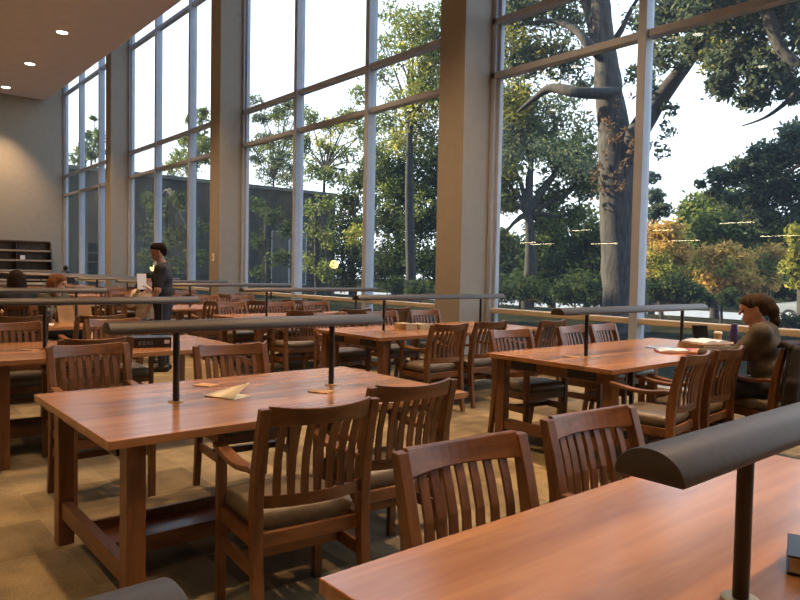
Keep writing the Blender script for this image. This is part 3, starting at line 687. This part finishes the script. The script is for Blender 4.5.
r=empty('wall_switch',(-19.92*S,YF-.001,1.65)); tag(r,'small cream switch plate on the front of the second column from the left','switch')
build('plate',MB().box(-.05,.05,-.014,0,-.09,.09),M['ringw'],r,.004); build('rocker',MB().box(-.018,.018,-.020,-.0142,-.04,.04),M['brass'],r,.002)
# ------------------------------------------------------------------ outdoors
def ray(px,py): return CF_+CR_*((px-400)/FPX)+CD_*((py-300)/FPX)
def at(px,py,Y):
    v=ray(px,py); t=Y/v.y; return Vector((v.x*t,Y,EYE+v.z*t))
def mpp(px,Y):                 # metres per pixel at that depth
    v=ray(px,290); return (Y/v.y)/FPX
gm=noise_mat('garden_ground',(.010,.012,.007),(.026,.025,.014),1.2,1.0,6,spec=0)
struct('ground',MB().prism([(YW+.12,-.03),(24,-.03),(34,-.9),(190,-.9),(190,-1.3),(YW+.12,-1.3)],-170,130,'x'),gm)
def gz(Y): return -.03 if Y<24 else (-.9 if Y>34 else -.03-.087*(Y-24))
struct('road',MB().box(-90,90,36.5,46,-.9,-.87),noise_mat('asphalt',(.20,.205,.215),(.25,.255,.265),3,.9,spec=.05))
struct('kerb',MB().box(-90,90,36.2,36.5,-.9,-.76),mat('kerb_stone',(.45,.44,.42),.8))
# neighbouring wing
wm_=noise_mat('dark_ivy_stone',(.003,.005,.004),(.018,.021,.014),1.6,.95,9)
r=empty('building_wing',(-44.0,20,0)); tag(r,'dark stone building wing with flat roof standing beyond the left windows','building')
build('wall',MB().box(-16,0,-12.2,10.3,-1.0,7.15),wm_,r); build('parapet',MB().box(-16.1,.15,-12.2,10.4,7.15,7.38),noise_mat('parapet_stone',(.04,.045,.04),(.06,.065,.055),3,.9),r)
wf=mat('pale_window_trim',(.35,.38,.40),.5); wg=mat('dark_window_glass',(.012,.014,.014),.5); dimt=mat('dim_trim',(.035,.04,.038),.6)
for y,z,hh,m_ in ((5.45,2.25,1.95,wf),(6.95,2.25,1.95,wf),(-2.0,2.0,1.2,dimt),(-5.2,2.2,1.2,dimt),(-2.0,5.2,1.0,dimt)):
    f=MB().box(0,.04,y-.72,y-.69,z-hh,z+hh).box(0,.04,y+.69,y+.72,z-hh,z+hh).box(0,.04,y-.69,y+.69,z+hh-.03,z+hh).box(0,.04,y-.69,y+.69,z-hh,z-hh+.03).box(0,.035,y-.69,y+.69,z+.32,z+.345)
    q=build('window',f,m_,r); build('pane',MB().box(.005,.015,y-.69,y+.69,z-hh+.03,z+hh-.03),wg,q)
BARK=noise_mat('bark',(.022,.020,.020),(.065,.058,.056),5,.95,8,(3,3,.6),.8)
BARK2=noise_mat('dark_bark',(.016,.014,.013),(.04,.036,.033),6,.95,6,(3,3,.6),.5)
LEAF=dict(
 dark=leaf_mat('dark_leaves',[(.020,.034,.016),(.035,.055,.024),(.08,.10,.035)]),
 blue=leaf_mat('oak_leaves',[(.05,.075,.065),(.09,.12,.085),(.17,.19,.09)]),
 mid=leaf_mat('green_leaves',[(.05,.08,.030),(.11,.14,.045),(.22,.24,.07)]),
 yel=leaf_mat('yellow_green_leaves',[(.10,.13,.03),(.26,.26,.06),(.42,.38,.10)]),  # own tint of some trees; paints sunlight into brighter clumps of others
 gold=leaf_mat('autumn_leaves',[(.16,.14,.03),(.42,.27,.06),(.50,.27,.10),(.45,.36,.09)]),
 red=leaf_mat('russet_leaves',[(.09,.055,.035),(.16,.10,.06),(.20,.14,.09)]),
)
LM=2.2
def foliage(name,blobs,size,m,parent,sub=9,tight=.33,flat=.8):
    P_=[]; S=[]
    for c,R3,n in blobs:
        k=max(1,int(n*LM/sub))
        cc=rng.normal(size=(k,3)); cc/=np.linalg.norm(cc,axis=1)[:,None]; cc*=rng.random((k,1))**.45
        R3=np.array(R3,float); cc=np.array(c)+cc*R3
        reps=rng.integers(max(1,sub//2),sub*3//2+1,size=k)
        q=np.repeat(cc,reps,axis=0)+rng.normal(size=(reps.sum(),3))*R3.mean()*tight*.62*np.array([1,1,flat])
        P_.append(q); S.append(np.full(len(q),size))
    P_=np.concatenate(P_); S=np.concatenate(S)*rng.uniform(.6,1.3,len(P_)); n=len(P_)
    keep=P_[:,2]>.02; P_=P_[keep]; S=S[keep]; n=len(P_)
    nr=rng.normal(size=(n,3))+np.array([0,0,.5]); nr/=np.linalg.norm(nr,axis=1)[:,None]
    a=np.cross(nr,rng.normal(size=(n,3))); a/=np.linalg.norm(a,axis=1)[:,None]; bb=np.cross(nr,a)
    S=S[:,None]; droop=nr*S*.18
    V=np.stack([P_-a*S,P_-bb*S*.42-a*S*.05+droop,P_+a*S*1.0,P_+bb*S*.42-a*S*.05+droop],1).reshape(-1,3)
    me=bpy.data.meshes.new(name); me.vertices.add(4*n); me.vertices.foreach_set('co',V.ravel())
    me.loops.add(4*n); me.loops.foreach_set('vertex_index',np.arange(4*n)); me.polygons.add(n); me.polygons.foreach_set('loop_start',np.arange(0,4*n,4)); me.polygons.foreach_set('loop_total',np.full(n,4))
    me.update(); me.validate()
    return link(name,me,m,parent)
def rnd_branches(mb,base,tip_blobs,r0):
    for c,R3,n in tip_blobs:
        c=Vector(c); mid=base.lerp(c,.5)+Vector((random.uniform(-.3,.3),random.uniform(-.3,.3),random.uniform(-.1,.5)))*(c-base).length*.25
        q=[base,base.lerp(mid,.5)+Vector((0,0,.1)),mid,mid.lerp(c,.6),c]
        mb.tube(q,[r0,r0*.8,r0*.55,r0*.35,r0*.12],6)
        for _ in range(3):
            e=c+Vector((random.uniform(-1,1)*R3[0],random.uniform(-1,1)*R3[1],random.uniform(-.6,1)*R3[2]))*.8
            s=mid.lerp(c,random.uniform(.2,.9)); mb.tube([s,s.lerp(e,.5)+Vector((0,0,.15)),e],[r0*.3,r0*.2,r0*.06],5)
def smooth_path(l):
    if len(l)<3: return l
    out=[]
    for i in range(len(l)-1):
        p0,p1,p2,p3=l[max(0,i-1)],l[i],l[i+1],l[min(len(l)-1,i+2)]
        for k in range(4):
            t=k/4; q=[.5*(2*b+(c-a)*t+(2*a-5*b+4*c-d)*t*t+(3*b-a-3*c+d)*t**3) for a,b,c,d in zip(p0[0],p1[0],p2[0],p3[0])]
            out.append((Vector(q),(p1[1]+(p2[1]-p1[1])*t)*random.uniform(.93,1.07)))
    return out+[l[-1]]
def tree(name,label,cat,trunk,blobs,leafs,m,bark,limbs=(),size=.12,group=None,sub=9,tight=.33,auto=None,extra=None,dens=1.0):
    """trunk: points; blobs: (px,py,Y,rpx,n) read into real positions"""
    base=Vector(trunk[0][0]); r=empty(name,(base.x,base.y,base.z)); tag(r,label,cat,group)
    bl=[]
    for px,py,Y,rp_,n in blobs:
        k=mpp(px,Y)*rp_; bl.append((tuple(at(px,py,Y)),(k,k*1.15,k*.85),n*dens))
    off=-base.copy()
    trunk=smooth_path(trunk); limbs=[smooth_path(l) for l in limbs]
    mb=MB(); mb.tube([p for p,_ in trunk],[q for _,q in trunk],14)
    for l in limbs: mb.tube([p for p,_ in l],[q for _,q in l],10)
    if auto: rnd_branches(mb,Vector(trunk[-1][0]),bl,auto)
    mb.v=[tuple(Vector(p)+off) for p in mb.v]
    build('trunk',mb,bark,r,0,True)
    f=foliage('foliage',[(tuple(Vector(c)+off),R3,n) for c,R3,n in bl],size,LEAF[m],r,sub,tight)
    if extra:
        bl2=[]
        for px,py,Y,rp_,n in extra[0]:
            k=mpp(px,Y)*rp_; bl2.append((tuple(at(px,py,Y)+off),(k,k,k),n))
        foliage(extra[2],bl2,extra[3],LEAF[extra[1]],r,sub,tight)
    return r
def poly(Y,pts): return [(at(x,y,Y if len(q)==1 else q[1]),q[0]) for x,y,*q in pts]
def ground_at(px,Y): v=at(px,300,Y); return Vector((v.x,v.y,gz(Y)))
# the big oak right outside
OY=15.5
trunk=[(at(626,300,OY)*1,.60)]; trunk[0]=(Vector((trunk[0][0].x,OY,-.05)),.62)
trunk+=poly(OY,[(623,300,.52),(619,240,.49),(618,200,.50),(617,165,.50),(614,130,.42),(609,95,.36),(606,60,.30),(602,20,.26),(598,-30,.22),(590,-110,.12)])
limbs=[poly(OY,[(608,75,.2),(597,40,.17),(586,0,.15),(572,-50,.08)]),
 poly(OY,[(622,165,.34),(638,132,.27),(662,96,.21),(690,58,.17),(714,15,.13),(738,-50,.07)]),
 poly(OY-1,[(617,93,.17,OY),(582,93,.14),(552,88,.12),(535,98,.08),(518,112,.04)]),
 poly(OY-.6,[(608,64,.14,OY),(590,46,.12),(573,28,.09),(549,21,.06),(520,25,.03)]),
 poly(OY+.5,[(606,50,.10),(620,32,.08),(632,8,.05),(650,-20,.03)]),
 poly(OY-2,[(742,-60,.20),(766,10,.13),(782,50,.10),(800,64,.08)]),
 poly(OY-1.5,[(800,88,.06),(783,105,.045),(764,118,.03),(742,126,.015)]),
 poly(OY-1.5,[(780,68,.05),(765,72,.04),(740,70,.02)]),
 poly(OY+1,[(616,205,.14),(608,212,.10),(604,206,.07)])]
B=[(505,30,15.5,24,500),(575,30,17,26,380),(560,100,18,26,420),(545,150,18,26,420),(580,130,18,22,320),(575,165,19,20,240),(500,150,17,20,400),(520,8,15,26,900),(560,10,16,24,700),(520,55,15,26,800),(560,62,16,22,500),(512,95,16,20,500),(545,120,16.5,22,420),(512,135,16,22,700),(585,85,17,16,250),(530,-40,14,40,900),(600,-60,14,60,900),(645,20,17,18,500),(640,75,17.5,14,300),
   (675,14,14.5,30,1300),(720,12,14,34,1600),(770,8,14,34,1600),(810,30,14,30,900),(665,55,15,18,450),(700,45,14.5,20,700),(735,60,14,24,900),(770,68,14,26,900),(722,85,14,16,400),(752,98,14,15,380),(790,92,14.5,14,250),(655,90,15.5,12,160),(672,110,15.5,8,60),(660,150,16,12,50),(668,130,16,12,40),(700,-50,13,60,1500),(790,-50,13,50,1300)]
tree('oak_tree','huge oak with a thick forked trunk right outside the window at right','tree',trunk,B,0,'blue',BARK,limbs,.078,extra=([(515,10,15,26,600),(520,55,15,28,650),(515,110,16,24,700),(550,60,16,20,250),(720,60,14,18,150),(745,50,14,14,120)],'yel','sun_tinted_foliage',.075),dens=.72)
iv=[]
o=foliage('ivy_vine',[(tuple(at(x,y,OY-.55)),(.5,.12,.5),16) for x,y in ((605,120),(618,112),(628,135),(610,150),(630,165),(603,165),(622,180),(600,188))],.075,LEAF['red'],None,6); tag(o,'dry russet vine leaves clinging to the oak trunk','vine',kind='stuff')
def simple(name,label,px,Y,top,r0,blobs,m,bark=None,size=.13,group='trees beyond the windows',auto=.08,extra=None,sub=9,tight=.33,dens=1.0):
    g=ground_at(px,Y); t=at(px+random.uniform(-3,3),top,Y); mid=g.lerp(t,.5)+Vector((random.uniform(-.2,.2),0,0))
    return tree(name,label,'tree',[(g,r0*1.25),(mid,r0),(t,r0*.6)],blobs,0,m,bark or BARK2,(),size,group,sub,tight,auto,extra,dens)
simple('shade_tree','dark many-stemmed tree seen left of the big oak trunk',527,22,215,.24,[(520,110,22,26,700),(500,175,22,22,600),(575,150,23,24,500),(590,175,24,16,260),(545,225,23,18,340),(505,150,22,20,800),(535,140,23,22,900),(565,160,23,22,800),(585,185,24,16,500),(505,200,22,16,600),(550,195,23,16,350),(500,240,22,13,420),(575,215,24,14,320)],'mid',auto=.15,size=.12,extra=([(505,170,21.5,18,220),(510,120,22,16,250)],'yel','sun_tinted_foliage',.12))
simple('spruce_tree','dark spruce behind the many-stemmed tree, left of the oak',552,31,235,.2,[(552,205,31,7,160),(552,222,31,15,420),(552,240,31,22,700),(553,258,31,27,900),(553,278,31,29,1000)],'dark',size=.16,auto=.03)
simple('understory_tree','small dark tree directly left of the oak trunk',588,27,240,.12,[(590,235,27,20,500),(575,262,27,22,700),(600,265,27,18,600),(585,287,26,22,700)],'dark',size=.14,extra=([(585,225,27,18,150),(598,250,27,14,120)],'mid','lighter_foliage',.14))
simple('hemlock_tree','blue-green layered evergreen spreading from the right photo edge',812,20,160,.25,[(720,178,19,12,300),(745,172,19,16,600),(770,160,19,20,850),(798,140,19,22,1000),(745,195,20,18,600),(775,190,20,20,800),(805,185,20,20,800),(715,192,20,8,140),(760,215,20,18,500),(795,220,20,18,600),(700,185,19.5,6,60)],'blue',auto=.07,size=.10,dens=.6)
simple('broadleaf_tree','dark rounded tree standing between the golden maples, at right',715,33,225,.2,[(700,210,33,18,700),(725,205,33,20,800),(715,228,32,24,1000),(690,225,33,12,400),(750,225,33,20,800),(775,235,33,18,700)],'mid',size=.17,auto=.08)
simple('slim_tree','slim evergreen rising beside the window bar right of the oak',652,30,215,.14,[(652,178,30,7,120),(655,195,30,9,200),(655,212,30,11,260),(662,208,30,9,150)],'blue',size=.13,auto=.03)
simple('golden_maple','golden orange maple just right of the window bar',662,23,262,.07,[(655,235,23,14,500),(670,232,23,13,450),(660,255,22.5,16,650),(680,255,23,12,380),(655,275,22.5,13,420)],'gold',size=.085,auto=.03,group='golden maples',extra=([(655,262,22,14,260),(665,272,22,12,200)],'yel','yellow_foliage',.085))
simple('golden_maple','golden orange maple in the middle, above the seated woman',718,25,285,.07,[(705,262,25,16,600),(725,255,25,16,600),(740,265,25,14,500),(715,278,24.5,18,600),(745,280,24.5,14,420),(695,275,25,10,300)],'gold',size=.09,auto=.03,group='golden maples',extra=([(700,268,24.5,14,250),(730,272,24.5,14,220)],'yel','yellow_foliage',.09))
simple('golden_maple','orange maple left of the car, furthest right of three',762,27,285,.07,[(760,262,27,14,420),(775,255,27,13,380),(765,280,26.5,14,380),(752,285,26,9,180)],'gold',size=.09,auto=.03,group='golden maples',extra=([(765,270,26.5,16,280)],'mid','green_foliage',.09))
simple('young_tree','yellow-green young tree at the right photo edge above the car',806,18,270,.07,[(800,235,18,12,350),(803,252,18,13,420),(796,268,18,12,300),(803,282,18,10,220)],'yel',size=.075,auto=.03)
simple('tall_tree','tall yellow-green tree filling the pane beside the tan column',412,20,120,.2,[(380,75,21,16,260),(385,120,21,18,320),(440,20,20,22,400),(440,90,20,22,420),(375,150,22,18,330),(385,45,20.5,14,140),(392,15,20,16,160),(415,30,20,26,600),(432,55,20,22,520),(400,55,20,20,260),(425,85,20,20,450),(395,100,20,14,170),(420,115,20.5,22,420),(400,140,21,18,320),(430,140,21,18,380)],'mid',auto=.09,size=.10,extra=([(420,40,19.8,26,380),(425,100,20,24,420),(405,140,20.5,20,260),(428,70,20,20,260)],'yel','sun_tinted_foliage',.10))
simple('dark_tree','dense dark tree low behind the pane beside the tan column',400,24,200,.2,[(375,170,24,18,500),(400,165,24,22,600),(430,160,24,22,600),(385,185,24,18,600),(410,190,24,20,700),(435,185,24,18,600),(390,220,24,22,900),(420,225,24,22,900),(400,255,23.5,24,1000),(430,262,23.5,22,850),(385,270,23.5,18,700),(440,215,24,18,500)],'dark',auto=.09,size=.13,extra=([(395,195,23.5,20,200),(425,205,23.5,18,180)],'mid','lighter_foliage',.13))
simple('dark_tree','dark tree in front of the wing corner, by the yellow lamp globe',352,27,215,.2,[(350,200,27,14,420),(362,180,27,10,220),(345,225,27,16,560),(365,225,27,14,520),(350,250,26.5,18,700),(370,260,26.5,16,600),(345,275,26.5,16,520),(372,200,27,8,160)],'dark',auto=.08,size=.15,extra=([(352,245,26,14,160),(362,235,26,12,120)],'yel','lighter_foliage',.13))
simple('roadside_tree','airy tree rising behind the wing roof, right of centre left panes',322,38,170,.2,[(300,150,38,12,240),(312,170,38,14,300),(335,175,38,14,320),(355,180,38,13,280),(372,125,38,14,220),(360,95,38,12,140),(310,118,38,10,200),(330,125,38,12,240),(350,118,38,12,240),(365,135,38,10,170),(325,150,38,12,190),(345,155,38,12,170),(370,165,38,8,110),(305,140,38,9,150)],'mid',auto=.12,size=.19,extra=([(345,125,37.5,14,130),(325,140,37.5,12,100)],'yel','sun_tinted_foliage',.18))
simple('roadside_tree','rounded tree rising behind the wing roof at the left of the middle bay',272,40,180,.2,[(255,150,40,14,320),(285,155,40,14,320),(268,172,40,15,360),(290,178,40,12,260),(300,110,40,10,150),(255,100,40,8,110),(262,118,40,8,260),(278,112,40,9,300),(290,105,40,8,220),(268,140,40,11,340),(288,138,40,10,280),(258,160,40,7,160),(276,165,40,10,220),(292,168,40,8,150)],'blue',auto=.12,size=.19,extra=([(280,120,39.5,12,140),(270,150,39.5,12,140)],'mid','lighter_foliage',.18))
simple('roadside_tree','sparse tree top above the wing roof in the second bay from left',196,30,170,.15,[(196,150,30,14,340),(185,165,30,13,320),(206,145,30,10,240),(170,168,30,10,200),(200,118,30,10,150),(190,120,30,5,120),(203,112,30,5,120),(186,140,30,7,150),(200,135,30,7,140),(178,155,30,7,130),(206,160,30,6,100),(192,160,30,7,110)],'mid',auto=.08,size=.19)
simple('roadside_tree','thin sparse tree top above the wing roof in the leftmost bay',92,17.5,160,.12,[(90,150,17.5,11,200),(80,158,17.5,9,140),(100,135,17.5,7,90),(94,118,17.5,3,50),(88,135,17.5,5,90),(98,140,17.5,4,80),(82,150,17.5,4,80),(92,155,17.5,5,100),(101,152,17.5,4,60)],'mid',auto=.06,size=.19)
simple('garden_tree','dark tree in front of the wing, left part of the middle bay',268,16.5,215,.10,[(258,205,16.5,10,200),(272,215,16.5,12,260),(285,230,16.5,11,240),(262,240,16.5,12,300),(280,258,16.5,13,340),(262,270,16.5,11,280)],'dark',size=.10,auto=.05,group='trees before the wing',dens=.5)
simple('garden_tree','dark tree in front of the wing, right part of the middle bay',318,19,205,.13,[(308,210,19,12,240),(325,205,19,12,260),(315,232,19,13,300),(330,240,19,12,280),(312,262,19,13,320),(328,272,19,12,280)],'mid',size=.11,auto=.06,group='trees before the wing',dens=.45)
simple('garden_tree','dark tree in front of the wing in the second bay from left',165,11.5,190,.08,[(150,200,11.5,11,260),(165,210,11.5,14,340),(180,200,11.5,11,260),(158,232,11.5,14,340),(178,240,11.5,14,340),(150,258,11.5,12,280),(170,265,11.5,13,300),(198,225,11.5,12,260),(200,255,11.5,12,260)],'dark',size=.10,auto=.05,group='trees before the wing',dens=.4)
# shrubs
def shrub(label,px,Y,blobs,m,size=.07,group='shrubs below the windows'):
    g=ground_at(px,Y); return tree('shrub',label,'shrub',[(g,.06),(g+Vector((0,0,.5)),.03)],blobs,0,m,BARK2,(),size,group,9,.33,.02)
shrub('dark round shrub left of the oak, below the many-stemmed tree',520,19,[(505,292,19,14,600),(525,288,19,14,600),(540,295,19,12,500)],'dark')
shrub('dark low shrub touching the oak trunk on its left',575,18.5,[(565,292,18.5,13,500),(588,290,18.5,13,500),(600,298,18.5,10,350)],'dark')
shrub('dark hedge shrub just right of the window bar, under the golden maple',662,20,[(655,290,20,14,600),(675,287,20,14,600),(692,293,20,11,420)],'dark')
shrub('dark hedge shrub left of the seated woman, under the middle maple',722,21.5,[(705,300,21.5,9,350),(728,297,21.5,10,380),(745,303,21.5,8,300)],'dark')
shrub('dark low hedge below the car at the right photo edge',790,18,[(770,322,17,9,320),(790,325,17,9,320),(806,322,17,8,260),(752,322,17.5,8,260)],'dark')
shrub('dark shrub behind the table row, low in the pane beside the tan column',420,19,[(395,285,19,11,420),(415,290,19,10,380)],'dark')
# far wood closing the view
for i,(px,py,Y,rp_) in enumerate(((500,255,60,34),(545,262,66,34),(592,262,62,32),(640,255,64,30),(690,252,62,30),(740,248,66,32),(795,250,62,32),(845,250,62,34),(455,262,58,28))):
    simple('woodland_tree',('far dark tree at the back of the garden, standing %s'%['left of the shade tree','behind the spruce','behind the understory tree','behind the window bar','behind the left golden maple','behind the middle golden maple','behind the car','beyond the right photo edge','behind the tan column'][i]),px,Y,py,.3,[(px-12,py-2,Y,rp_*.6,420),(px+12,py-4,Y,rp_*.6,420),(px,py+14,Y,rp_*.7,520),(px-16,py+32,Y-3,rp_*.6,420),(px+16,py+34,Y-3,rp_*.6,420)],'dark',size=.42,auto=.15,group='far trees')
# street lamps with yellow globes
M['globe']=emit('yellow_globe',(1,.72,.16),2.6)
for px,py,Y,lab in ((334,264,20,'yellow globe lamp glowing outside the middle window'),(154.5,267,13,'yellow globe lamp glowing outside behind the standing man')):
    p=at(px,py,Y); r=empty('lamp_post',(p.x,p.y,gz(Y))); tag(r,lab,'street lamp','globe lamps outside')
    build('pole',MB().tube([(0,0,0),(0,0,p.z-.2)],.05,10),M['black'],r,0,True); build('collar',MB().lathe([(.10,p.z-.22),(.14,p.z-.18)],16),M['black'],r)
    build('globe',MB().lathe([(.02,p.z-.225),(.13,p.z-.19),(.21,p.z-.09),(.225,p.z),(.20,p.z+.10),(.12,p.z+.19),(.01,p.z+.225)],24),M['globe'],r,0,True)
# cars in the street
def car(x,y,rz,paint,label):
    r=empty('car',(x,y,-.87),rz); tag(r,label,'car','parked cars')
    prof=[(-2.2,.35),(-2.25,.75),(-2.1,.95),(-1.7,1.02),(-1.0,1.12),(-.2,1.58),(1.2,1.62),(1.95,1.15),(2.25,1.05),(2.28,.5),(2.2,.32)]
    secs=[]
    for yy,s in ((-.88,.94),(-.82,1),(.82,1),(.88,.94)): secs.append([(px_*(.99 if s<1 else 1),yy*(1 if z<1.1 else .82),z) for px_,z in prof])
    build('car_body',MB().loft(secs),paint,r,.04,True)
    gl_=mat('car_glass',(.02,.025,.03),.08)
    for s in (-1,1): build('side_window',MB().prism([(-.85,1.14),(-.15,1.50),(1.1,1.53),(1.65,1.16)],s*.775,s*.79,'y'),gl_,r)
    build('windscreen',MB().loft([[(-.98,-.62,1.16),(-.98,.62,1.16),(-.96,.62,1.19),(-.96,-.62,1.19)],[(-.27,-.58,1.57),(-.27,.58,1.57),(-.24,.58,1.58),(-.24,-.58,1.58)]]),gl_,r)
    for sx in (-1.4,1.4):
        for s in (-1,1):
            wv=MB().lathe([(.05,-.10),(.33,-.10),(.34,-.06),(.34,.06),(.33,.10),(.05,.10)],22); wv.v=[(a,c,b_) for a,b_,c in wv.v]
            wv.v=[(a+sx,b_+s*.82,c+.34) for a,b_,c in wv.v]; q=build('wheel',wv,M['black'],r,0,True)
            hb=MB().lathe([(.0,-.115),(.19,-.11),(.20,.11),(.0,.115)],18); hb.v=[(a+sx,c+s*.82,b_+.34) for a,b_,c in hb.v]; build('hubcap',hb,wf,q)
    for s in (-1,1): build('headlight',MB().box(-2.24,-2.05,s*.62-.14,s*.62+.14,.72,.86),white,r,.02)
silver=mat('silver_paint',(.26,.28,.31),.35,.4)
car(-13.0,40,R(4),silver,'silver car parked in the street at the right photo edge')
